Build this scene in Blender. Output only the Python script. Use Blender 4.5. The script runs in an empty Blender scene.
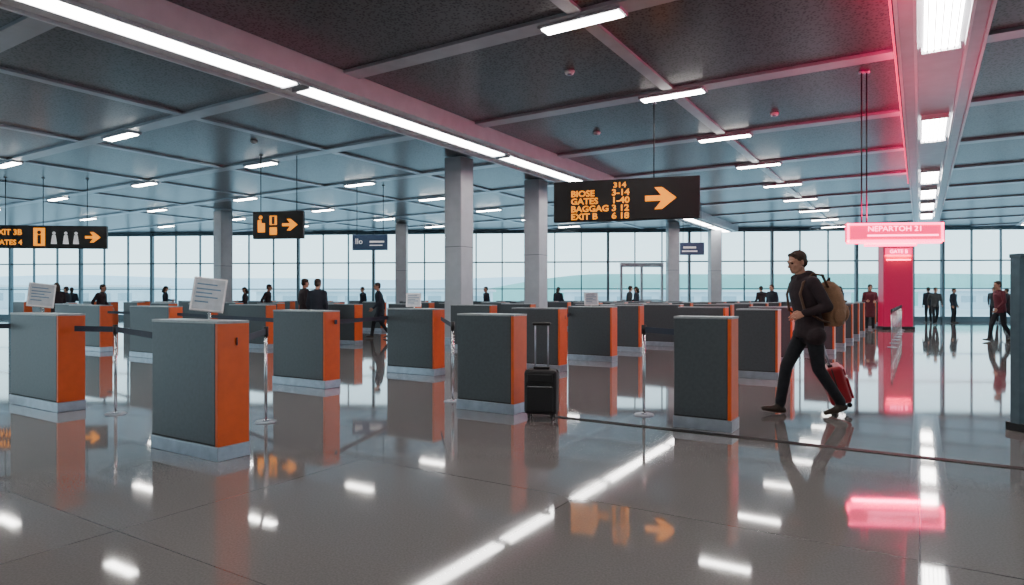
import bpy, math, random
from mathutils import Vector, Matrix, Euler
from mathutils.bvhtree import BVHTree
random.seed(7)
TH = math.radians(32.1)
D1 = Vector((math.sin(TH), math.cos(TH), 0))
RR = Vector((math.cos(TH), -math.sin(TH), 0))
ROTZ = -TH
H = 5.0
def uv(u, v, z=0.0): return D1*u + RR*v + Vector((0,0,z))

# ---------------------------------------------------------------- materials
def mat(name, col, rough=0.5, metal=0.0, emis=None, estr=0.0, var=0.12, nscale=12.0, bump=0.0, spec=0.5, stretch=None):
    m = bpy.data.materials.new(name); m.use_nodes = True
    nt = m.node_tree; b = nt.nodes['Principled BSDF']
    b.inputs['Roughness'].default_value = rough
    b.inputs['Metallic'].default_value = metal
    b.inputs['Specular IOR Level'].default_value = spec
    tc = nt.nodes.new('ShaderNodeTexCoord'); n = nt.nodes.new('ShaderNodeTexNoise')
    n.inputs['Scale'].default_value = nscale; n.inputs['Detail'].default_value = 4
    if stretch:
        mp = nt.nodes.new('ShaderNodeMapping'); mp.inputs['Scale'].default_value = stretch
        nt.links.new(tc.outputs['Object'], mp.inputs['Vector']); nt.links.new(mp.outputs[0], n.inputs['Vector'])
    else:
        nt.links.new(tc.outputs['Object'], n.inputs['Vector'])
    r = nt.nodes.new('ShaderNodeValToRGB')
    r.color_ramp.elements[0].position = 0.3; r.color_ramp.elements[1].position = 0.7
    r.color_ramp.elements[0].color = [c*(1-var) for c in col]+[1]
    r.color_ramp.elements[1].color = [min(1, c*(1+var)) for c in col]+[1]
    nt.links.new(n.outputs['Fac'], r.inputs['Fac']); nt.links.new(r.outputs['Color'], b.inputs['Base Color'])
    if bump:
        bp = nt.nodes.new('ShaderNodeBump'); bp.inputs['Strength'].default_value = bump; bp.inputs['Distance'].default_value = 0.01
        nt.links.new(n.outputs['Fac'], bp.inputs['Height']); nt.links.new(bp.outputs[0], b.inputs['Normal'])
    if emis:
        b.inputs['Emission Color'].default_value = (*emis, 1); b.inputs['Emission Strength'].default_value = estr
    return m

M = {}
M['grey'] = mat('counter_grey_laminate', (0.056,0.069,0.079), 0.42, var=0.12, nscale=30)
M['orange'] = mat('orange_panel', (0.64,0.10,0.014), 0.4, var=0.06)
M['plinth'] = mat('brushed_plinth', (0.34,0.39,0.46), 0.3, 0.6)
M['cap'] = mat('counter_top', (0.30,0.33,0.35), 0.3)
M['seam'] = mat('dark_seam', (0.02,0.02,0.022), 0.6)
M['chrome'] = mat('chrome', (0.62,0.64,0.66), 0.2, 1.0)
M['black'] = mat('black_plastic', (0.008,0.008,0.009), 0.4)
M['belt'] = mat('navy_belt', (0.02,0.03,0.055), 0.7)
M['white'] = mat('white_panel', (0.75,0.78,0.8), 0.4)
M['column'] = mat('column_plaster', (0.36,0.39,0.43), 0.3, var=0.08, nscale=3)
M['beam'] = mat('painted_beam', (0.42,0.44,0.48), 0.3, 0.4, var=0.08, nscale=4)
M['mainbeam'] = mat('light_beam', (0.66,0.67,0.70), 0.3, 0.15, var=0.06, nscale=4)
M['frame'] = mat('window_frame', (0.085,0.13,0.155), 0.4, 0.3)
M['wall'] = mat('wall_paint', (0.45,0.45,0.46), 0.6, nscale=2)
M['lamp'] = mat('lamp_diffuser', (0.9,0.9,0.9), 0.5, emis=(1,0.96,0.91), estr=38)
M['lampmain'] = mat('strip_diffuser', (0.9,0.9,0.9), 0.5, emis=(1,0.96,0.92), estr=20)
M['yellow'] = mat('sign_yellow', (0.8,0.25,0.0), 0.5, emis=(1.0,0.30,0.0), estr=1.4)
M['signwhite'] = mat('sign_white', (0.8,0.8,0.8), 0.5, emis=(0.9,0.95,1.0), estr=0.35)
M['pink'] = mat('pink_neon', (0.9,0.0,0.1), 0.5, emis=(1.0,0.0,0.14), estr=12)
M['pinktext'] = mat('pink_text', (1,0.3,0.45), 0.5, emis=(1.0,0.14,0.32), estr=10)
M['pinkdim'] = mat('pink_backlit_face', (0.5,0.0,0.08), 0.4, emis=(1.0,0.0,0.12), estr=2.4)
M['redglow'] = mat('added_glow_strip', (0.6,0.0,0.08), 0.4, emis=(1.0,0.0,0.11), estr=2.0)  # emissive colour for the red glow put on the beam side
M['totem'] = mat('totem_red_painted_glow', (0.09,0.006,0.02), 0.3, emis=(0.8,0.0,0.10), estr=0.42)  # emission puts a red glow into the dark body, strengthens its floor reflection
M['blue'] = mat('blue_sign', (0.03,0.06,0.12), 0.4, emis=(0.1,0.25,0.5), estr=0.06)
M['screen'] = mat('grey_screen', (0.42,0.5,0.55), 0.3)
M['ink'] = mat('print_ink', (0.1,0.2,0.3), 0.5)
M['redcase'] = mat('red_shell', (0.28,0.008,0.016), 0.35)
M['blackcase'] = mat('black_fabric', (0.007,0.008,0.010), 0.55, nscale=80, var=0.3, bump=0.2)
M['canvas'] = mat('tan_canvas', (0.27,0.15,0.085), 0.8, nscale=60, bump=0.3)
M['canvasdark'] = mat('brown_strap', (0.10,0.05,0.03), 0.8, nscale=60)
M['hoodie'] = mat('dark_hoodie', (0.024,0.013,0.017), 0.85, nscale=14, var=0.3, bump=0.5)
M['jeans'] = mat('dark_jeans', (0.009,0.011,0.016), 0.85, nscale=18, var=0.3, bump=0.4)
M['skin'] = mat('skin', (0.45,0.23,0.155), 0.55, var=0.06)
M['hair'] = mat('brown_hair', (0.035,0.018,0.011), 0.7, nscale=50, var=0.4, bump=0.4)
M['shoe'] = mat('leather_shoe', (0.03,0.018,0.012), 0.4)
M['eye'] = mat('eye_dark', (0.02,0.015,0.01), 0.2)
M['coatred'] = mat('maroon_coat', (0.10,0.010,0.022), 0.8, nscale=14)
M['coatnavy'] = mat('navy_coat', (0.012,0.017,0.03), 0.8, nscale=14)
M['coatgrey'] = mat('grey_coat', (0.04,0.045,0.05), 0.8, nscale=14)
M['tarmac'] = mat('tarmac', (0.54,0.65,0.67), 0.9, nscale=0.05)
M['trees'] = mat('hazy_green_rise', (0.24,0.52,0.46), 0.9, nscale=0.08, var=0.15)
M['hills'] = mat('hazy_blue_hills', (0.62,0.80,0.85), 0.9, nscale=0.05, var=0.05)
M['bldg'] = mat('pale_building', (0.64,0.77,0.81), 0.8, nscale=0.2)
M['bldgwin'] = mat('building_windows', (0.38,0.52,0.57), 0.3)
M['line'] = mat('black_floor_strip', (0.006,0.006,0.006), 0.6, spec=0.2)

def ceil_mat():
    m = mat('perforated_ceiling', (0.085,0.085,0.09), 0.28, 0.6, var=0.1, nscale=1.2)
    nt = m.node_tree; b = nt.nodes['Principled BSDF']
    tc = nt.nodes.new('ShaderNodeTexCoord'); vo = nt.nodes.new('ShaderNodeTexVoronoi'); vo.inputs['Scale'].default_value = 24
    nt.links.new(tc.outputs['Object'], vo.inputs['Vector'])
    r = nt.nodes.new('ShaderNodeValToRGB'); r.color_ramp.elements[0].position = 0.2; r.color_ramp.elements[1].position = 0.5
    r.color_ramp.elements[0].color = (0.010,0.010,0.011,1); r.color_ramp.elements[1].color = (0.125,0.12,0.13,1)
    nt.links.new(vo.outputs['Distance'], r.inputs['Fac']); nt.links.new(r.outputs['Color'], b.inputs['Base Color'])
    return m
M['ceiling'] = ceil_mat()

def floor_mat():
    m = bpy.data.materials.new('polished_terrazzo'); m.use_nodes = True
    nt = m.node_tree; b = nt.nodes['Principled BSDF']; L = nt.links.new
    tc = nt.nodes.new('ShaderNodeTexCoord'); mp = nt.nodes.new('ShaderNodeMapping')
    mp.inputs['Rotation'].default_value = (0,0,TH); L(tc.outputs['Object'], mp.inputs['Vector'])
    br = nt.nodes.new('ShaderNodeTexBrick'); br.offset = 0.0
    br.inputs['Scale'].default_value = 1; br.inputs['Brick Width'].default_value = 1.85; br.inputs['Row Height'].default_value = 1.85
    br.inputs['Mortar Size'].default_value = 0.004; br.inputs['Mortar Smooth'].default_value = 0.1
    br.inputs['Color1'].default_value = (0.200,0.190,0.188,1); br.inputs['Color2'].default_value = (0.212,0.202,0.20,1)
    br.inputs['Mortar'].default_value = (0.115,0.108,0.108,1)
    L(mp.outputs[0], br.inputs['Vector'])
    n = nt.nodes.new('ShaderNodeTexNoise'); n.inputs['Scale'].default_value = 90; n.inputs['Detail'].default_value = 3
    L(tc.outputs['Object'], n.inputs['Vector'])
    n2 = nt.nodes.new('ShaderNodeTexNoise'); n2.inputs['Scale'].default_value = 1.3; n2.inputs['Detail'].default_value = 5
    L(tc.outputs['Object'], n2.inputs['Vector'])
    r = nt.nodes.new('ShaderNodeValToRGB'); r.color_ramp.elements[0].position=.35; r.color_ramp.elements[1].position=.65
    r.color_ramp.elements[0].color=(.75,.74,.73,1); r.color_ramp.elements[1].color=(1,1,1,1)
    L(n.outputs['Fac'], r.inputs['Fac'])
    mx = nt.nodes.new('ShaderNodeMix'); mx.data_type='RGBA'; mx.blend_type='MULTIPLY'; mx.inputs['Factor'].default_value=0.8
    L(br.outputs['Color'], mx.inputs['A']); L(r.outputs['Color'], mx.inputs['B']); L(mx.outputs['Result'], b.inputs['Base Color'])
    mr = nt.nodes.new('ShaderNodeMapRange'); mr.inputs['To Min'].default_value=0.02; mr.inputs['To Max'].default_value=0.07
    L(n2.outputs['Fac'], mr.inputs['Value']); L(mr.outputs[0], b.inputs['Roughness'])
    b.inputs['IOR'].default_value = 2.05
    return m
M['floor'] = floor_mat()

def glass_mat():
    m = bpy.data.materials.new('window_glass'); m.use_nodes=True; nt=m.node_tree; nt.nodes.clear()
    o=nt.nodes.new('ShaderNodeOutputMaterial'); t=nt.nodes.new('ShaderNodeBsdfTransparent'); t.inputs[0].default_value=(.85,.96,.98,1)
    g=nt.nodes.new('ShaderNodeBsdfGlossy'); g.inputs['Roughness'].default_value=.03; mx=nt.nodes.new('ShaderNodeMixShader')
    lw=nt.nodes.new('ShaderNodeFresnel'); lw.inputs['IOR'].default_value=1.3
    nt.links.new(lw.outputs[0],mx.inputs[0]); nt.links.new(t.outputs[0],mx.inputs[1]); nt.links.new(g.outputs[0],mx.inputs[2]); nt.links.new(mx.outputs[0],o.inputs[0])
    return m
M['glass'] = glass_mat()

# ---------------------------------------------------------------- mesh builder
class MB:
    def __init__(s): s.V=[]; s.F=[]; s.M=[]; s.S=[]; s.mats=[]
    def mi(s, m):
        if isinstance(m,int): return m
        if m not in s.mats: s.mats.append(m)
        return s.mats.index(m)
    def add(s, V, F, m, smooth=False, mats=None):
        o=len(s.V); s.V += [tuple(v) for v in V]
        mi = s.mi(m) if mats is None else None
        for k,f in enumerate(F):
            s.F.append(tuple(i+o for i in f)); s.M.append(mi if mats is None else mats[k]); s.S.append(smooth)
    def box(s, c, d, m, rz=0.0, rot=None):
        R = (rot or Euler((0,0,rz))).to_matrix(); c=Vector(c); V=[]
        for x in (-.5,.5):
            for y in (-.5,.5):
                for z in (-.5,.5): V.append(c + R@Vector((x*d[0],y*d[1],z*d[2])))
        s.add(V, [(0,1,3,2),(4,6,7,5),(0,4,5,1),(2,3,7,6),(0,2,6,4),(1,5,7,3)], m)
    def bbox(s, c, d, m, r=0.01, rz=0.0, rot=None):
        R = (rot or Euler((0,0,rz))).to_matrix(); c=Vector(c)
        import bmesh
        bm=bmesh.new(); bmesh.ops.create_cube(bm,size=1)
        for v in bm.verts: v.co=Vector((v.co.x*d[0],v.co.y*d[1],v.co.z*d[2]))
        bmesh.ops.bevel(bm,geom=bm.edges[:],offset=r,segments=3,affect='EDGES',profile=0.5)
        bm.verts.index_update()
        V=[c+R@v.co for v in bm.verts]; F=[tuple(v.index for v in f.verts) for f in bm.faces]; bm.free()
        s.add(V,F,m,False)
    def rings(s, rings, m, n=16, smooth=True):
        V=[];F=[]
        for (c,a,b) in rings:
            for k in range(n):
                t=2*math.pi*k/n; V.append(Vector(c)+Vector(a)*math.cos(t)+Vector(b)*math.sin(t))
        for i in range(len(rings)-1):
            for k in range(n):
                F.append((i*n+k, i*n+(k+1)%n, (i+1)*n+(k+1)%n, (i+1)*n+k))
        F.append(tuple(range(n-1,-1,-1))); F.append(tuple((len(rings)-1)*n+k for k in range(n)))
        s.add(V,F,m,smooth)
    def caps(s, a, b, ra, rb, m, n=14, flat=1.0, ref=(0,1,0)):
        a=Vector(a);b=Vector(b);d=(b-a); L=d.length; d=d/L if L>1e-6 else Vector((0,0,1))
        x=Vector(ref)-d*Vector(ref).dot(d)
        if x.length<1e-3: x=Vector((1,0,0))-d*d.x
        x.normalize(); y=d.cross(x); R=[]
        for t in (-85,-60,-30,0): t=math.radians(t); R.append((a+d*ra*math.sin(t), x*ra*math.cos(t), y*ra*flat*math.cos(t)))
        for t in (0,30,60,85): t=math.radians(t); R.append((b+d*rb*math.sin(t), x*rb*math.cos(t), y*rb*flat*math.cos(t)))
        s.rings(R,m,n)
    def ell(s, c, r, m, rot=None, n=18, k=12):
        R=(rot or Euler((0,0,0))).to_matrix(); Q=[]
        for i in range(k+1):
            t=math.radians(-87+174*i/k)
            Q.append((Vector(c)+R@Vector((0,0,r[2]*math.sin(t))), R@Vector((r[0]*math.cos(t),0,0)), R@Vector((0,r[1]*math.cos(t),0))))
        s.rings(Q,m,n)
    def cyl(s, a, b, r, m, n=14, r2=None):
        a=Vector(a);b=Vector(b);d=(b-a).normalized(); x=d.orthogonal().normalized(); y=d.cross(x); r2=r if r2 is None else r2
        s.rings([(a,x*r,y*r),(b,x*r2,y*r2)],m,n)
    def poly(s, pts, th, m, origin, ax=(1,0,0), az=(0,0,1), ny=(0,-1,0)):
        o=Vector(origin);ax=Vector(ax);az=Vector(az);ny=Vector(ny);n=len(pts)
        V=[o+ax*p[0]+az*p[1]+ny*th for p in pts]+[o+ax*p[0]+az*p[1] for p in pts]
        F=[tuple(range(n)),tuple(range(2*n-1,n-1,-1))]+[(i,(i+1)%n,n+(i+1)%n,n+i) for i in range(n)]
        s.add(V,F,m)
    def mesh(s, name):
        me=bpy.data.meshes.new(name); me.from_pydata(s.V,[],s.F)
        for m in s.mats: me.materials.append(M[m] if isinstance(m,str) else m)
        me.polygons.foreach_set('material_index',s.M); me.polygons.foreach_set('use_smooth',s.S); me.update()
        return me
    def obj(s, name, loc=(0,0,0), rz=0.0, fixn=True):
        me=s.mesh(name)
        if fixn:
            import bmesh
            bm=bmesh.new(); bm.from_mesh(me); bmesh.ops.recalc_face_normals(bm,faces=bm.faces[:]); bm.to_mesh(me); bm.free()
        return link(name,me,loc,rz)
def link(name, me, loc=(0,0,0), rz=0.0):
    ob=bpy.data.objects.new(name,me); bpy.context.collection.objects.link(ob)
    ob.location=loc; ob.rotation_euler=(0,0,rz); return ob

TC={}
def text(mb, body, size, m, origin, bold=0.012, align='LEFT', stretch=1.0):
    key=(body,bold,align)
    if key not in TC:
        cu=bpy.data.curves.new('t','FONT'); cu.body=body; cu.size=1; cu.offset=bold; cu.align_x=align; cu.resolution_u=3
        ob=bpy.data.objects.new('t',cu); bpy.context.collection.objects.link(ob)
        dg=bpy.context.evaluated_depsgraph_get(); me=bpy.data.meshes.new_from_object(ob.evaluated_get(dg))
        TC[key]=([v.co.copy() for v in me.vertices],[tuple(p.vertices) for p in me.polygons])
        bpy.data.objects.remove(ob); bpy.data.meshes.remove(me)
    V,F=TC[key]; o=Vector(origin)
    mb.add([o+Vector((v.x*size*stretch,0,v.y*size)) for v in V],F,m)
ARROW=[(-.5,-.09),(.02,-.09),(-.2,-.36),(.04,-.36),(.5,0),(.04,.36),(-.2,.36),(.02,.09),(-.5,.09)]
def arrow(mb,c,w,m): mb.poly([(p[0]*w,p[1]*w) for p in ARROW],0.006,m,c)

# ---------------------------------------------------------------- shell
def wy(x): return 34-0.0788*(x-26.8)
XL,XR,YB=-34.0,30.0,-6.0
def slab(name,z0,z1,m):
    mb=MB(); P=[(XL,YB),(XR,YB),(XR,wy(XR)),(XL,wy(XL))]
    V=[(x,y,z0) for x,y in P]+[(x,y,z1) for x,y in P]
    mb.add(V,[(3,2,1,0),(4,5,6,7)]+[(i,(i+1)%4,4+(i+1)%4,4+i) for i in range(4)],m); return mb.obj(name)
slab('floor',-0.2,0.0,'floor'); slab('ceiling',H,H+0.25,'ceiling')
POLY=[Vector((XL+.1,YB+.1)),Vector((XR-.1,YB+.1)),Vector((XR-.1,wy(XR)-.25)),Vector((XL+.1,wy(XL)-.25))]
def clip(p,d,hw=0):
    t0,t1=-200,200
    for i in range(4):
        a=POLY[i];b=POLY[(i+1)%4];e=b-a;n=Vector((-e.y,e.x)).normalized()
        den=n.x*d.x+n.y*d.y; num=n.x*(p.x-a.x)+n.y*(p.y-a.y)-hw
        if abs(den)<1e-9:
            if num<0: return None
            continue
        t=-num/den
        if den>0: t0=max(t0,t)
        else: t1=min(t1,t)
    return (t0,t1) if t1-t0>0.5 else None
mb=MB()
for v in [-29.0,-25.0,-20.8,-16.9,-12.7,-3.8,4.3,8.4,12.6]:
    c=clip(uv(0,v),D1,.15)
    if c: mb.box(uv((c[0]+c[1])/2,v,H-.02),(0.2,c[1]-c[0],0.04),'beam',ROTZ)
FU=[7.75+3.72*k for k in range(-3,12)]
for u in FU:
    c=clip(uv(u,0),RR,.25)
    if c: mb.box(uv(u,(c[0]+c[1])/2,H-.025),(c[1]-c[0],0.34,0.05),'beam',ROTZ)
mb.obj('ceiling_beam_grid')
mb=MB(); v=-8.6; c=clip(uv(0,v),D1,.7)
mb.box(uv((c[0]+c[1])/2,v,H-.14),(1.1,c[1]-c[0],0.28),'mainbeam',ROTZ)
for dv in (-.55,-.2,.25,.55): mb.box(uv((c[0]+c[1])/2,v+dv,H-.16),(.05,c[1]-c[0],.34),'mainbeam',ROTZ)
mb.obj('trim_1')
mb=MB(); u=c[0]+.4
while u<c[1]-1:
    l=min(5.9,c[1]-u-.3); mb.bbox(uv(u+l/2,-8.575,H-.305),(.33,l,.06),'lampmain',.008,ROTZ)
    for e in (0,l): mb.box(uv(u+e,-8.575,H-.31),(.38,.05,.09),'beam',ROTZ)
    u+=l+.2
mb.obj('linear_ceiling_light')
mb=MB(); v=.25; c=clip(uv(0,v),D1,.6)
mb.box(uv((c[0]+c[1])/2,v,H-.1),(1.0,c[1]-c[0],.2),'beam',ROTZ)
for dv in (-.5,-.3,.3,.5): mb.box(uv((c[0]+c[1])/2,v+dv,H-.13),(.04,c[1]-c[0],.26),'mainbeam',ROTZ)
mb.obj('trim_2')
mb=MB(); mb.bbox(uv(14.5,-.300,H-.16),(.03,18,.15),'redglow',.006,ROTZ); mb.bbox(uv(14.5,-.280,H-.16),(.014,18.1,.18),'black',.003,ROTZ)  # emissive strip added to give the beam side its red glow
mb.obj('added_glow_strip')
mb=MB()
for u in [-2.6,3.6,9.8,16.1,22.4,26,29.5,33]:
    if u>c[1]-1.3: continue
    mb.bbox(uv(u,v,H-.225),(.40,2.2,.05),'lamp',.008,ROTZ)
    for k in range(-2,3): mb.box(uv(u,v+k*.08,H-.262),(.012,2.2,.03),'mainbeam',ROTZ)
    for e in (-1.12,1.12): mb.box(uv(u,v,H-.24)+D1*e,(.46,.05,.1),'mainbeam',ROTZ)
mb.obj('louvred_ceiling_light')
def inside(p,m=.8): return XL+m<p.x<XR-m and YB+m<p.y<wy(p.x)-m
mb=MB()
for v in [-33,-27.2,-21.3,-15.4,-3.8,4.9,10.5]:
    for u in FU:
        p=uv(u+.05,v)
        if inside(p):
            mb.bbox(p+Vector((0,0,H-.07)),(1.2,.28,.04),'beam',.006,ROTZ)
            mb.bbox(p+Vector((0,0,H-.085)),(1.12,.20,.04),'lamp',.006,ROTZ)
mb.obj('recessed_ceiling_light')
for (u,v) in [(9.6,-4.9),(13.5,-6.2),(9.9,-13.5),(14,-2.5)]:
    mb=MB(); mb.cyl((0,0,0),(0,0,-.05),.09,'white',20,.07); mb.cyl((0,0,-.05),(0,0,-.07),.04,'plinth',16,.03); mb.obj('smoke_detector',uv(u,v,H))

def winwall(name,A,B,spacing=1.45):
    A=Vector(A);B=Vector(B);d=(B-A);L=d.length;d.normalize();rz=math.atan2(d.y,d.x);mb=MB()
    n=round(L/spacing);sp=L/n;mid=(A+B)/2
    for i in range(n+1):
        p=A+d*sp*i; w=.13 if i%3==0 else .06
        mb.box((p.x,p.y,H/2),(w,.12 if i%3 else .22,H),'frame',rz)
    for z,h in ((.12,.24),(1.72,.05),(3.2,.07),(4.9,.2)): mb.box((mid.x,mid.y,z),(L,.1,h),'frame',rz)
    V=[(A.x,A.y,.2),(B.x,B.y,.2),(B.x,B.y,H-.1),(A.x,A.y,H-.1)]; mb.add(V,[(0,1,2,3)],'glass')
    return mb.obj(name,fixn=False)
winwall('window_1',(XL,wy(XL)),(XR,wy(XR)))
winwall('window_2',(XL,YB),(XL,wy(XL)))
winwall('window_3',(XR,wy(XR)),(XR,YB))
mb=MB(); mb.box(((XL+XR)/2,YB-.1,H/2),(XR-XL,.2,H),'wall'); mb.obj('wall_back')
mb=MB(); mb.box(((XL+XR)/2,YB+.01,.08),(XR-XL,.03,.16),'plinth'); mb.obj('baseboard_back')
mb=MB(); dx=7.0; dy=wy(7)-.45
for s in (-1.1,0,1.1): mb.box((dx+s,dy,1.5),(.12,.14,3.0),'column')
mb.box((dx,dy,3.0),(2.32,.3,.22),'column'); mb.box((dx,dy,.08),(2.3,.14,.14),'plinth'); mb.box((dx,dy,1.1),(2.2,.12,.08),'column')
mb.obj('door_1',fixn=False)

COLS=[(-1.42,17.4),(.76,20.7),(8.01,32.4),(10.36,33.2),(-12.45,28.0),(-5.6,33.0)]
for (x,y) in COLS:
    mb=MB(); mb.bbox((0,0,H/2-.01),(.56,.56,H-.02),'column',.03); mb.bbox((0,0,.1),(.64,.64,.2),'plinth',.01)
    mb.box((0,0,2.6),(.565,.565,.012),'seam')
    mb.obj('column',(x,y,0),ROTZ if y<30 else 0)

mb=MB(); mb.box(uv(6.08,3.0,.003),(12.7,.08,.006),'line',ROTZ); mb.obj('floor_expansion_strip')

# ---------------------------------------------------------------- counters
CH=1.08
occupied=[]
cache={}
def counter(cx,cy,L,D=.27):
    key=(round(L,2),D)
    if key not in cache:
        mb=MB()
        mb.bbox((0,0,.055),(L+.015,D+.02,.11),'plinth',.006)
        mb.bbox((-.018,0,(CH+.1)/2),(L-.036,D,CH-.12),'grey',.006)
        mb.box((-.018,0,.12),(L-.06,D+.004,.012),'seam')
        mb.bbox((L/2-.018,0,(CH+.11)/2),(.036,D+.006,CH-.11),'orange',.005)
        mb.box((L/2-.039,0,(CH+.11)/2),(.005,D+.008,CH-.12),'seam')
        mb.bbox((0,0,CH-.008),(L+.004,D+.008,.022),'cap',.004)
        mb.bbox((-L/2-.004,0,.9),(.012,.06,.05),'seam',.003)
        ob=mb.obj('check_in_counter'); cache[key]=ob.data; bpy.data.objects.remove(ob)
    c=Vector((cx,cy,0))-RR*L/2+D1*D/2
    ob=link('check_in_counter',cache[key],c,ROTZ); occupied.append((c.x,c.y,1.25)); return ob
for (x,y,L) in [(-2.26,5.0,.92),(.02,7.0,.76),(2.05,6.07,.55),(-1.25,10.45,1.02),(1.95,12.7,.96),(-2.58,8.97,1.1),(-4.97,7.12,1.2),
    (-9.5,15.0,1.5),(-6.9,13.1,1.5),(-6.0,15.9,1.5),(-4.15,17.2,1.3),(.81,11.0,.96),(2.95,15.0,1.0),(4.07,9.95,.62),
    (4.0,12.2,.9),(5.35,12.4,.8),(4.3,16.6,1.0),(-11.6,17.5,1.5),(-.5,15.4,1.2)]:
    counter(x,y,L)

PEOPLE_XY=[(-4.06,20),(-4.58,15.3),(-5.56,17.4),(-11.5,28),(-9.05,24),(-14.7,21),(-13.3,21),(13.55,24.6),(14.3,29),(13.9,18.5),(20.5,32),(21.4,31.5),(23,31),(-1.15,29),(5.3,29.5),(5.75,30),(13.3,27),(10.2,25.5),(-16,30),(-7,30.5),
   (17.9,31),(24.6,32.2),(19.2,29.5),(15.9,31.5),(12.0,31.2),(-18.5,27),(2.2,31),(16.8,28.2),(-21,31)]
for x,y in PEOPLE_XY: occupied.append((x,y,.9))
for x,y in COLS: occupied.append((x,y,1.2))
v=-1.6
while v>-34:
    u=10.4+ (0.6*(abs(v)%2))
    while u<40:
        p=uv(u,v)
        ok=inside(p,1.6) and (p.y>15.5 or (v>-2 and u>12.5)) and p.x>-26
        for (x,y,r) in occupied:
            if (p.x-.4-x)**2+(p.y-y)**2<r*r: ok=False
        if ok:
            n=len(occupied); counter(p.x,p.y,1.0 if v<-2 else .62); del occupied[n:]
        u+=2.3
    v-=2.55

# ---------------------------------------------------------------- belt barriers
def barrier(pts,posts=None,z=.92):
    mb=MB(); P=[Vector((x,y,0)) for x,y in pts]
    for i,p in enumerate(P):
        if posts is None or i in posts:
            mb.cyl(p,p+Vector((0,0,.012)),.11,'plinth',24,.10); mb.cyl(p+Vector((0,0,.012)),p+Vector((0,0,.03)),.035,'chrome',20,.02)
            mb.cyl(p+Vector((0,0,.02)),p+Vector((0,0,.9)),.016,'chrome'); mb.cyl(p+Vector((0,0,.87)),p+Vector((0,0,.97)),.026,'black',16)
    for a,b in zip(P[:-1],P[1:]):
        d=b-a; mb.box((a+b)/2+Vector((0,0,z)),(d.length-.04,.006,.06),'belt',math.atan2(d.y,d.x))
    return mb.obj('belt_barrier',fixn=False)
def cend(x,y,left=False,L=0):
    p=Vector((x,y,0))+D1*.135
    if left: p=p-RR*(L+.03)
    else: p=p+RR*.03
    return (p.x,p.y)
barrier([cend(-4.97,7.12),(-4.3,7.05),cend(-2.26,5,True,.92)],[1])
barrier([(-6.3,7.75),cend(-4.97,7.12,True,1.2)],[0])
barrier([cend(-2.58,8.97),cend(-1.25,10.45,True,1.02)],[])
barrier([cend(-1.25,10.45),(-.72,7.9)],[1])
barrier([cend(-2.26,5.0),(-2.5,6.6)],[1])
barrier([cend(.81,11.0),cend(1.95,12.7,True,.96)],[])
barrier([cend(-6.9,13.1),cend(-2.58,8.97,True,1.1)],[])
barrier([cend(-9.5,15.0),cend(-6.9,13.1,True,1.5)],[])
barrier([(1.42,7.0),cend(2.05,6.07,True,.55)],[0])
q=[uv(12.6+1.7*k,2.7) for k in range(10)]; barrier([(p.x,p.y) for p in q])
q=[uv(13.5+1.9*k,4.6) for k in range(8)]; barrier([(p.x,p.y) for p in q])
q=[uv(19+1.7*k,-.6) for k in range(7)]; barrier([(p.x,p.y) for p in q])

# ---------------------------------------------------------------- info stands
def infostand(x,y,rz,w=.5,h=.42,roll=0.0,zc=1.3):
    mb=MB(); mb.cyl((0,0,0),(0,0,.025),.17,'plinth',24,.16); mb.cyl((0,0,.02),(0,0,zc-.1),.025,'chrome')
    R=Euler((math.radians(-24),roll,0)); c=Vector((0,-.03,zc)); mb.bbox(c,(w,.03,h),'white',.008,rot=R)
    Rm=R.to_matrix()
    mb.box(c+Rm@Vector((0,-.017,0)),(w-.05,.004,h-.05),'screen',rot=R)
    for k,(ww,zz) in enumerate([(.3,.12),(.36,.06),(.24,.01),(.33,-.04),(.2,-.1)]):
        mb.box(c+Rm@Vector((-(w-.1-ww*w/.5)/2,-.0205,zz*h/.42)),(ww*w/.5,.003,.018),'ink',rot=R)
    return mb.obj('information_stand',(x,y,0),rz)
infostand(-4.15,8.9,math.radians(22),.42,.5,.12); infostand(-8.4,11.6,math.radians(38),.4,.46,.12); infostand(-2.3,15.2,.1,.35,.35,0,1.2); infostand(1.97,16.2,0,.35,.35,0,1.22)

# ---------------------------------------------------------------- hanging signs
def rods(mb,w,ztop,h,z,xs):
    for x in xs: mb.cyl((x,0,h/2),(x,0,ztop-z),.012,'black',8); mb.cyl((x,0,ztop-z-.03),(x,0,ztop-z),.05,'beam',12)
def sign_main():
    z=3.15;w=2.8;h=.8;mb=MB(); mb.bbox((0,0,0),(w,.14,h),'black',.02); rods(mb,w,H,h,z,(.55,))
    f=-.074
    text(mb,'314',.14,'yellow',(-.22,f,.24),.03,stretch=1.2)
    for k,t in enumerate(['BIOSE','GATES','BAGGAG','EXIT B']):
        text(mb,t,.165,'yellow',(-1.05,f,.09-.15*k),.03,stretch=1.1)
    for k,t in enumerate(['3-14','1-40','3 12','6 18']):
        text(mb,t,.165,'yellow',(-.25,f,.09-.15*k),.03,stretch=1.15)
    arrow(mb,(.68,f,0),.58,'yellow')
    return mb.obj('departure_sign',(2.19,12.6,z),math.radians(-16))
sign_main()
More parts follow.
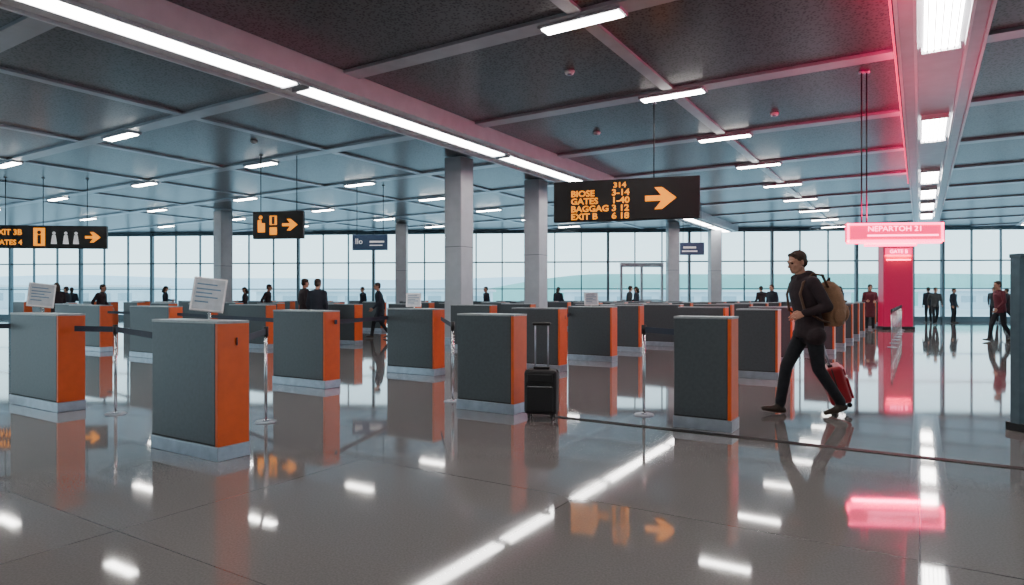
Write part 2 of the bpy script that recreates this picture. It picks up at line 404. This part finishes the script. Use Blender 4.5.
def sign2():
    z=3.15;w=1.4;h=.72;mb=MB(); mb.bbox((0,0,0),(w,.12,h),'black',.02); rods(mb,w,H,h,z,(-.5,.5)); f=-.064
    mb.poly([(-.1,-.22),(.1,-.22),(.1,.02),(0,.02),(0,.1),(-.1,.1)],.004,'yellow',(-.45,f,.03))
    mb.ell((-.47,f,.2),(.05,.005,.05),'yellow')
    mb.box((-.12,f,.12),(.2,.004,.24),'yellow'); mb.box((-.12,f,-.16),(.2,.004,.2),'yellow'); mb.box((-.12,f-.003,.12),(.08,.004,.2),'black')
    arrow(mb,(.34,f,0),.42,'yellow')
    mb.obj('check_in_sign',(-6.1,17.0,z),math.radians(-8))
sign2()
def sign3():
    z=3.15;w=3.4;h=.72;mb=MB(); mb.bbox((0,0,0),(w,.12,h),'black',.02); rods(mb,w,H,h,z,(-1.3,-.2,1.1)); f=-.064
    text(mb,'EXIT 3B',.24,'yellow',(-1.6,f,.06),.03); text(mb,'GATES 4',.22,'yellow',(-1.6,f,-.25),.03)
    mb.box((-.28,f,0),(.34,.004,.56),'yellow'); mb.ell((-.28,f-.004,.14),(.06,.004,.06),'black'); mb.box((-.28,f-.003,-.08),(.1,.004,.28),'black')
    for k,x in enumerate((.15,.5,.8)):
        mb.ell((x,f,.12),(.05,.004,.05),'signwhite'); mb.poly([(-.09,-.16),(.09,-.16),(.05,.12),(-.05,.12)],.004,'signwhite',(x,f,-.06))
    arrow(mb,(1.3,f,0),.46,'yellow')
    mb.obj('exit_sign',(-14.5,20.4,z),math.radians(6))
sign3()
mb=MB(); mb.bbox((0,0,0),(1.2,.1,.52),'blue',.015); rods(mb,1.2,H,.52,3.1,(-.45,.45)); text(mb,'Ilo',.26,'signwhite',(-.5,-.054,-.05),.01); mb.box((.25,-.052,.02),(.5,.004,.06),'signwhite'); mb.box((.22,-.052,-.1),(.44,.004,.03),'signwhite')
mb.obj('lounge_sign',(-4.76,21.8,3.1),math.radians(-5))
mb=MB(); mb.bbox((0,0,0),(.95,.1,.5),'blue',.015); rods(mb,1.2,H,.5,3.2,(-.35,.35)); mb.box((-.1,-.052,.05),(.5,.004,.08),'signwhite'); mb.box((-.1,-.052,-.1),(.6,.004,.06),'signwhite')
mb.obj('lounge_sign',(7.2,26,3.2),math.radians(-5))
mb=MB(); z=2.33; w=1.5; h=.31
mb.bbox((0,0,0),(w,.1,h),'pinkdim',.02); rods(mb,w,H,h,z,(-.5,-.42))
for zz in (-h/2+.018,h/2-.018): mb.box((0,-.056,zz),(w,.015,.036),'pink')
for xx in (-w/2+.018,w/2-.018): mb.box((xx,-.056,0),(.036,.015,h),'pink')
text(mb,'NEPARTOH 21',.12,'pinktext',(0,-.056,.02),.0,'CENTER',1.1)
mb.box((.12,-.056,-.05),(1.1,.006,.025),'pinktext')
mb.bbox((-.05,0,-h/2-.05),(.8,.08,.04),'pink',.01)
mb.bbox((0,0,-h/2-.01),(1.46,.085,.03),'pink',.005)
mb.obj('pink_neon_sign',(6.28,10.7,z),math.radians(-6))
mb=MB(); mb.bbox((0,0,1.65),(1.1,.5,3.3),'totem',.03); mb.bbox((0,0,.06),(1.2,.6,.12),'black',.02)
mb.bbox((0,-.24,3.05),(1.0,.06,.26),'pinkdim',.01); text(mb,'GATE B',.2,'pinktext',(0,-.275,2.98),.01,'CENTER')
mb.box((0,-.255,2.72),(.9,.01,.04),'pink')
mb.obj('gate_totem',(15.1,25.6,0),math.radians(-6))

# tall dark partition at right edge
mb=MB(); w=1.5
mb.bbox((w/2,0,.04),(w+.06,.2,.08),'black',.01); mb.bbox((w/2,0,.86),(w-.06,.07,1.56),'grey',.01)
for x in (0,w): mb.bbox((x,0,.85),(.055,.1,1.66),'frame',.008)
mb.bbox((w/2,0,1.66),(w+.06,.12,.04),'frame',.008); mb.box((w/2,-.037,.55),(w-.1,.004,.015),'seam')
mb.obj('partition_panel',(4.78,6.15,0),math.radians(10))

# ---------------------------------------------------------------- suitcases
def suitcase(name,w,d,h,total,shell,loc,rot):
    mb=MB(); z0=.055
    for x in (-w/2+.05,w/2-.05):
        for y in (-d/2+.04,d/2-.04):
            mb.cyl((x-.012,y,.028),(x+.012,y,.028),.027,'black',16); mb.box((x,y,.055),(.035,.03,.03),'black')
    mb.bbox((0,0,z0+h/2),(w,d,h),shell,min(.035,d*.2))
    mb.bbox((0,-d/2-.012,z0+h*.36),(w*.82,.03,h*.55),shell,.013); mb.bbox((0,-d/2-.008,z0+h*.82),(w*.78,.022,h*.18),shell,.01)
    mb.box((0,0,z0+h/2),(w+.004,.012,h*.97),'seam'); mb.box((0,-d/2-.024,z0+h*.64),(w*.74,.006,.008),'chrome')
    for k in (-.3,0,.3): mb.bbox((w*k,-d/2-.022,z0+h*.34),(.012,.012,h*.5),shell,.004)
    mb.bbox((0,0,z0+h+.012),(w*.5,.05,.03),'black',.01)
    for x in (-w*.2,w*.2): mb.cyl((x,0,z0+h),(x,0,total-.02),.009,'plinth',10)
    mb.caps((-w*.24,0,total),(w*.24,0,total),.017,.017,'black',12)
    ob=mb.obj(name,loc); ob.rotation_euler=rot; return ob
suitcase('black_suitcase',.34,.22,.46,.99,'blackcase',(.31,6.8,0.0),(0,0,math.radians(-12)))
rs=suitcase('red_suitcase',.30,.22,.42,.82,'redcase',(3.68,7.26,.0),(0,0,0))
tilt=math.atan2(.25,.79)
rs.matrix_world=Matrix.Translation((3.70,7.28,.045))@Matrix.Rotation(-tilt,4,'Y')@Matrix.Rotation(math.radians(70),4,'Z')

# ---------------------------------------------------------------- people
def remesh(mb,voxel,it=3):
    me=mb.mesh('tmp'); ob=link('tmp',me)
    m=ob.modifiers.new('r','REMESH'); m.mode='VOXEL'; m.voxel_size=voxel; m.adaptivity=0
    s=ob.modifiers.new('s','SMOOTH'); s.factor=.5; s.iterations=it
    dg=bpy.context.evaluated_depsgraph_get(); nm=bpy.data.meshes.new_from_object(ob.evaluated_get(dg))
    bvh=BVHTree.FromPolygons([Vector(v) for v in mb.V],mb.F)
    V=[v.co.copy() for v in nm.vertices]; F=[tuple(p.vertices) for p in nm.polygons]; MI=[]
    for p in nm.polygons:
        r=bvh.find_nearest(p.center); MI.append(mb.M[r[2]] if r[2] is not None else 0)
    bpy.data.objects.remove(ob); bpy.data.meshes.remove(me); bpy.data.meshes.remove(nm)
    return V,F,MI
SL=['top','pants','skin','hair','shoe','eye']
TOP,PAN,SKI,HAI,SHO,EYE=range(6)
def hand(W,dirv,palmn,thumb,curl,voxel):
    mb=MB(); d=Vector(dirv).normalized(); n=Vector(palmn); n=(n-d*n.dot(d)).normalized(); t=Vector(thumb); t=(t-d*t.dot(d)-n*t.dot(n)).normalized(); W=Vector(W)
    mb.rings([(W-d*.03,t*.024,n*.019),(W,t*.026,n*.019),(W+d*.03,t*.036,n*.017),(W+d*.07,t*.042,n*.015),(W+d*.092,t*.038,n*.011)],SKI,16)
    for k,(o,l) in enumerate([(.030,.072),(.010,.080),(-.010,.074),(-.029,.058)]):
        p=W+d*(.086-abs(o-.01)*.15)+t*o; a=0
        segs=(l*.45,l*.32,l*.26); r=.0092 if k<3 else .008
        for j,sg in enumerate(segs):
            a+=curl*(.75 if j==0 else 1.0)*(1+.08*k)
            q=p+(d*math.cos(a)+n*math.sin(a))*sg+t*(o*.06); mb.caps(p,q,r,r-.0009,SKI,10); p=q; r-=.0008
    p=W+d*.022+t*.030; q=p+(d*.6+t*.7+n*.25).normalized()*.036; mb.caps(p-t*.01,q,.014,.0115,SKI,10)
    q2=q+(d*.85+t*.15+n*(.3+curl*.4)).normalized()*.03; mb.caps(q,q2,.0112,.010,SKI,10)
    q3=q2+(d*.8-t*.1+n*(.4+curl*.5)).normalized()*.024; mb.caps(q2,q3,.0098,.0085,SKI,10)
    return remesh(mb,voxel,2)
def figure(J,voxel,skirt=False,hood=False,longhair=False,bulk=1.0,curls=(.35,.35)):
    out=MB(); out.mats=[]
    b=MB(); P=Vector(J['pelvis']);C=Vector(J['chest']);N=Vector(J['neck']);Hd=Vector(J['head'])
    X=Vector((1,0,0));Y=Vector((0,1,0))
    hem=-.42 if skirt else -.10
    R=[(P+Vector((0,0,hem)),.128+(.03 if skirt else 0),.172+(.02 if skirt else 0)),(P+Vector((0,0,hem*.5)),.132,.178),(P+Vector((0,0,.05)),.122,.168),(P.lerp(C,.5),.118,.162),(C,.132,.182),
       (C.lerp(N,.45),.122,.188),(C.lerp(N,.78),.095,.15),(N,.068,.085),(N+Vector((.005,0,.03)),.062,.066)]
    b.rings([(c,X*x*bulk,Y*y*bulk) for c,x,y in R],TOP,20)
    b.ell(P+Vector((0,0,-.06)),(.115,.158,.12),PAN)
    for s,k in ((1,'L'),(-1,'R')):
        sh=Vector(J['sh'+k]);el=Vector(J['el'+k]);wr=Vector(J['wr'+k]);hp=Vector(J['hip'+k]);kn=Vector(J['kn'+k]);an=Vector(J['an'+k]);he=Vector(J['he'+k]);to=Vector(J['to'+k])
        b.caps(N.lerp(C,.25)+Y*s*.05,sh,.068,.064,TOP); b.caps(sh,el,.066*bulk,.052*bulk,TOP); b.caps(el,wr,.053*bulk,.038*bulk,TOP)
        b.caps(wr.lerp(el,.1),wr,.041*bulk,.041*bulk,TOP)
        b.caps(hp,kn,.092,.066,PAN); b.caps(kn,an,.066,.052,PAN); b.caps(an.lerp(kn,.25),an.lerp(kn,.03),.053,.056,PAN)
        f=(to-he).normalized(); b.caps(he,he.lerp(to,.5),.036,.04,SHO); b.caps(he.lerp(to,.45),to-f*.02,.042,.031,SHO,flat=.85); b.caps(an,he.lerp(to,.35),.042,.036,SHO)
    if hood:
        b.ell(N+Vector((-.085,0,.0)),(.065,.115,.08),TOP,Euler((0,.5,0))); b.caps(N+Vector((.06,-.06,-.01)),N+Vector((-.05,-.09,.03)),.03,.04,TOP); b.caps(N+Vector((.06,.06,-.01)),N+Vector((-.05,.09,.03)),.03,.04,TOP)
        b.caps(P+Vector((.0,.15,-.08)),P+Vector((.0,-.15,-.08)),.1,.1,TOP)
        for a in (.3,1.1,2.0,2.8): b.caps(P+Vector((.11*math.cos(a),.155*math.sin(a),.02)),P.lerp(C,.45)+Vector((.10*math.cos(a+.5),.145*math.sin(a+.5),0)),.022,.014,TOP)
    V,F,MI=remesh(b,voxel,4); out.add(V,F,0,True,MI)
    h=MB(); RM=Euler((0,J.get('nod',0),J.get('turn',0))).to_matrix()
    def hp(x,y,z): return Hd+RM@Vector((x,y,z))
    E=RM.to_euler()
    h.caps(N+Vector((-.005,0,-.05)),hp(-.015,0,-.05),.058,.054,SKI)
    h.ell(hp(-.008,0,.03),(.094,.074,.086),SKI,E); h.ell(hp(.024,0,-.028),(.066,.060,.082),SKI,E); h.ell(hp(.055,0,-.085),(.034,.036,.028),SKI,E)
    h.caps(hp(.0,.05,-.06),hp(.05,.02,-.088),.02,.02,SKI); h.caps(hp(.0,-.05,-.06),hp(.05,-.02,-.088),.02,.02,SKI)
    h.caps(hp(.080,0,.012),hp(.104,0,-.028),.009,.0145,SKI); h.caps(hp(.078,-.03,.022),hp(.078,.03,.022),.013,.013,SKI)
    h.caps(hp(.082,-.017,-.058),hp(.082,.017,-.058),.009,.009,SKI); h.caps(hp(.081,-.014,-.069),hp(.081,.014,-.069),.009,.009,SKI)
    for s in (-1,1): h.ell(hp(-.008,s*.077,-.008),(.018,.011,.031),SKI,E); h.ell(hp(.055,s*.038,-.022),(.02,.018,.018),SKI,E)
    h.ell(hp(-.022,0,.046),(.098,.083,.084),HAI,E); h.ell(hp(-.052,0,-.005),(.062,.076,.07),HAI,E); h.caps(hp(.044,-.03,.088),hp(.044,.03,.088),.024,.024,HAI)
    if longhair: h.caps(hp(-.06,0,-.01),hp(-.075,0,-.16),.08,.06,HAI)
    V,F,MI=remesh(h,max(.0055,voxel*.45),2); out.add(V,F,0,True,MI)
    e=MB()
    for s in (-1,1): e.ell(hp(.078,s*.030,.004),(.011,.013,.008),EYE,E,10,6); e.caps(hp(.090,s*.02,.021),hp(.083,s*.044,.021),.0035,.003,HAI,8)
    e.caps(hp(.0905,-.018,-.0635),hp(.0905,.018,-.0635),.0016,.0016,EYE,6)
    out.add(e.V,e.F,0,True,e.M)
    for i,(s,k) in enumerate(((1,'L'),(-1,'R'))):
        wr=Vector(J['wr'+k]);el=Vector(J['el'+k]); d=J.get('hd'+k) or (wr-el); pn=J.get('hn'+k) or (0,-s,0); tb=J.get('ht'+k) or (1,0,0)
        V,F,MI=hand(wr+Vector(d).normalized()*.012,d,pn,tb,curls[i],max(.0038,voxel*.3)); out.add(V,F,0,True,MI)
    me=bpy.data.meshes.new('person'); me.from_pydata(out.V,[],out.F)
    for _ in SL: me.materials.append(None)
    me.polygons.foreach_set('material_index',out.M); me.polygons.foreach_set('use_smooth',[True]*len(out.F)); me.update()
    return me
def place(name,me,loc,rz,mats,sc=1.0):
    ob=link(name,me,loc,rz); ob.scale=(sc,sc,sc)
    for i,k in enumerate(SL):
        ob.material_slots[i].link='OBJECT'; ob.material_slots[i].material=M[mats.get(k,{'top':'hoodie','pants':'jeans','skin':'skin','hair':'hair','shoe':'shoe','eye':'eye'}[k])]
    return ob
WALK=dict(pelvis=(0,0,.93),chest=(.05,0,1.27),neck=(.085,0,1.47),head=(.135,0,1.625),nod=.22,turn=.15,
  shL=(.055,.185,1.405),elL=(-.06,.255,1.155),wrL=(.165,.22,1.09), shR=(.045,-.185,1.405),elR=(-.08,-.25,1.15),wrR=(-.185,-.255,.915),
  hdL=(1,-.05,-.35),hnL=(-.2,-.75,-.6),htL=(.3,-.4,.8), hdR=(-.35,0,-.9),hnR=(.5,.7,0),htR=(.8,-.3,0),
  hipL=(0,.095,.88),knL=(-.05,.1,.50),anL=(-.29,.1,.15),heL=(-.335,.1,.095),toL=(-.11,.1,.032),
  hipR=(.01,-.095,.88),knR=(.2,-.1,.51),anR=(.27,-.1,.115),heR=(.235,-.1,.04),toR=(.47,-.1,.062))
me=figure(WALK,.011,hood=True,bulk=1.06,curls=(.4,1.15))
WL=(3.20,7.0,0); WR=math.radians(184)
place('walking_traveler',me,WL,WR,{},1.01)
b=MB(); mn=['canvas','canvasdark']; c=Vector((-.25,0,1.19))
b.rings([(c+Vector((.02,0,-.235)),(.085,0,0),(0,.13,0)),(c+Vector((0,0,-.21)),(.11,0,0),(0,.155,0)),(c+Vector((-.01,0,-.05)),(.125,0,0),(0,.165,0)),(c+Vector((.01,0,.1)),(.11,0,0),(0,.155,0)),
  (c+Vector((.03,0,.2)),(.085,0,0),(0,.125,0)),(c+Vector((.04,0,.245)),(.045,0,0),(0,.08,0))],0,24)
b.ell(c+Vector((-.115,0,-.09)),(.05,.12,.105),0)
b.caps(c+Vector((-.1,-.115,.035)),c+Vector((-.1,.115,.035)),.011,.011,1); b.caps(c+Vector((-.15,-.09,-.02)),c+Vector((-.15,.09,-.02)),.008,.008,1)
b.ell(c+Vector((0,.155,-.12)),(.07,.03,.08),0)
b.caps(c+Vector((.04,-.03,.25)),c+Vector((.02,0,.285)),.01,.01,1); b.caps(c+Vector((.04,.03,.25)),c+Vector((.02,0,.285)),.01,.01,1)
for s in (-1,1):
    pts=[(-.15,.09,1.39),(-.08,.12,1.50),(.03,.135,1.515),(.14,.135,1.42),(.175,.14,1.30),(.14,.165,1.13),(-.02,.185,1.03),(-.14,.14,1.0)]
    pts=[Vector((x,y*s,z)) for x,y,z in pts]
    for p,q in zip(pts[:-1],pts[1:]): b.caps(p,q,.022,.022,1,12,.5)
V,F,MI=remesh(b,.007,2); o=MB(); o.mats=mn; o.add(V,F,0,True,MI); o.obj('backpack',WL,WR)

STAND=dict(pelvis=(0,0,.94),chest=(.0,0,1.28),neck=(.0,0,1.47),head=(.03,0,1.63),nod=.1,
  shL=(0,.185,1.41),elL=(-.03,.235,1.14),wrL=(.05,.23,.90), shR=(0,-.185,1.41),elR=(-.03,-.235,1.14),wrR=(.05,-.23,.90),
  hipL=(0,.09,.89),knL=(.02,.1,.5),anL=(-.02,.11,.1),heL=(-.055,.11,.04),toL=(.19,.12,.035),
  hipR=(0,-.09,.89),knR=(.02,-.1,.5),anR=(-.02,-.11,.1),heR=(-.055,-.11,.04),toR=(.19,-.12,.035))
STRIDE=dict(pelvis=(0,0,.93),chest=(.03,0,1.27),neck=(.05,0,1.46),head=(.09,0,1.62),nod=.1,
  shL=(.06,.185,1.40),elL=(.06,.235,1.13),wrL=(.24,.22,.95), shR=(0,-.185,1.40),elR=(-.13,-.24,1.16),wrR=(-.16,-.23,.92),
  hipL=(0,.09,.88),knL=(-.03,.1,.48),anL=(-.27,.1,.15),heL=(-.31,.1,.09),toL=(-.08,.1,.032),
  hipR=(0,-.09,.88),knR=(.18,-.1,.5),anR=(.24,-.1,.11),heR=(.2,-.1,.04),toR=(.44,-.1,.06))
BENT=dict(STAND); BENT.update(elR=(.02,-.24,1.13),wrR=(.25,-.16,1.12),nod=.35,elL=(.02,.24,1.13),wrL=(.25,.14,1.1))
ms=figure(STAND,.02); mw=figure(STRIDE,.02); mc=figure(BENT,.02,skirt=True,longhair=True); mc2=figure(STRIDE,.02,skirt=True)
base=[('traveler',ms,'coatnavy'),('traveler',mw,'coatgrey'),('traveler',mc,'coatnavy'),('traveler',mc2,'hoodie')]
spec={0:(mc2,'coatnavy',200),1:(ms,'coatnavy',80),2:(ms,'hoodie',40),5:(mc,'hoodie',150),6:(mc2,'hoodie',10),7:(mc,'coatred',250),8:(ms,'coatred',100),9:(mw,'coatred',180),4:(mw,'hoodie',10),3:(mc,'hoodie',200)}
for i,(x,y) in enumerate(PEOPLE_XY):
    if i in spec: me_,t,a=spec[i]
    else: _,me_,t=random.choice(base); a=random.uniform(0,360)
    place('traveler',me_,(x,y,0),math.radians(a),{'top':t},random.uniform(.96,1.03))

# ---------------------------------------------------------------- exterior
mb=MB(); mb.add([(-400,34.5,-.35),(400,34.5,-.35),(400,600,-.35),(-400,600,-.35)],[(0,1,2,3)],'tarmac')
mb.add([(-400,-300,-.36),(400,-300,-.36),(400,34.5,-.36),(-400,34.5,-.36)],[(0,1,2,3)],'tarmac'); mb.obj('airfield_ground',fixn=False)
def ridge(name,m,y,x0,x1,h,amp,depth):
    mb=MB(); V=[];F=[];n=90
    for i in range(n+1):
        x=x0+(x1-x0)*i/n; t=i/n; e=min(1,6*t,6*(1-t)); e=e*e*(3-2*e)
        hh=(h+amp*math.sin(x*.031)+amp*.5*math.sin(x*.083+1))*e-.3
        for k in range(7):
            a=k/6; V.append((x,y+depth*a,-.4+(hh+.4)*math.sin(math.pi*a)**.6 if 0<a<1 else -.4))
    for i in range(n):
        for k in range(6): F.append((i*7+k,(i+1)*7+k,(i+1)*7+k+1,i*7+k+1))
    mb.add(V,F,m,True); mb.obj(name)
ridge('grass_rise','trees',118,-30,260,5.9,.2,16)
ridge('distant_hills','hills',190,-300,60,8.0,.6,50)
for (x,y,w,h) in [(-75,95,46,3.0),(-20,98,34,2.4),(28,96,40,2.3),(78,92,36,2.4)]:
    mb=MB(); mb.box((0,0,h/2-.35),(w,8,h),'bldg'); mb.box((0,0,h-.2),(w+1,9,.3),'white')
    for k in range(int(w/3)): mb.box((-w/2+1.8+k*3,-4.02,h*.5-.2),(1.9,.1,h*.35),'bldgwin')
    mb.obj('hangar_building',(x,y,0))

# ---------------------------------------------------------------- lights
w=bpy.data.worlds.new('World'); bpy.context.scene.world=w; w.use_nodes=True; nt=w.node_tree
bg=nt.nodes['Background']; bg.inputs[1].default_value=3.0
tc=nt.nodes.new('ShaderNodeTexCoord'); sp=nt.nodes.new('ShaderNodeSeparateXYZ'); r=nt.nodes.new('ShaderNodeValToRGB')
r.color_ramp.elements[0].position=0.0; r.color_ramp.elements[0].color=(.72,.92,1.0,1); r.color_ramp.elements[1].position=.6; r.color_ramp.elements[1].color=(.55,.74,.92,1)
nt.links.new(tc.outputs['Generated'],sp.inputs[0]); nt.links.new(sp.outputs['Z'],r.inputs['Fac']); nt.links.new(r.outputs['Color'],bg.inputs[0])
# added area lamps without fixtures, strengthen the pink glow of sign, totem and beam
def area(name,loc,sx,sy,e,rot,col=(1,.0,.11)):
    l=bpy.data.lights.new(name,'AREA'); l.shape='RECTANGLE'; l.size=sx; l.size_y=sy; l.energy=e; l.color=col
    o=bpy.data.objects.new(name,l); bpy.context.collection.objects.link(o); o.location=loc; o.rotation_euler=rot; return o
area('added_sign_glow_down',(6.28,10.7,2.095),1.3,.10,70,(0,0,math.radians(-6)))  # added lamp, spreads the sign's pink glow over the floor
area('added_sign_glow_up',(6.28,10.7,2.50),1.3,.10,70,(math.pi,0,math.radians(6)))  # added lamp, throws the sign's pink glow up to the ceiling
area('added_totem_glow',(15.07,25.28,2.90),.95,.10,60,(math.radians(20),0,math.radians(-6)))  # added lamp, boosts the glow below the totem head
# added long lamp beside the beam strip, tints the ceiling pink
o=area('added_strip_glow',uv(14.5,-.33,H-.16),.12,17.5,170,(0,0,0))
zax=RR.copy(); zax.normalize(); yax=D1.copy(); xax=yax.cross(zax)   # lamp emits along -Z = away from the beam
o.rotation_euler=Matrix((xax,yax,zax)).transposed().to_euler()

cam=bpy.data.cameras.new('camera'); co=bpy.data.objects.new('camera',cam); bpy.context.collection.objects.link(co)
co.location=(0,0,1.27); co.rotation_euler=(math.radians(90),0,0); cam.sensor_width=36; cam.lens=22.85; cam.shift_y=.0044; cam.clip_end=1000
bpy.context.scene.camera=co
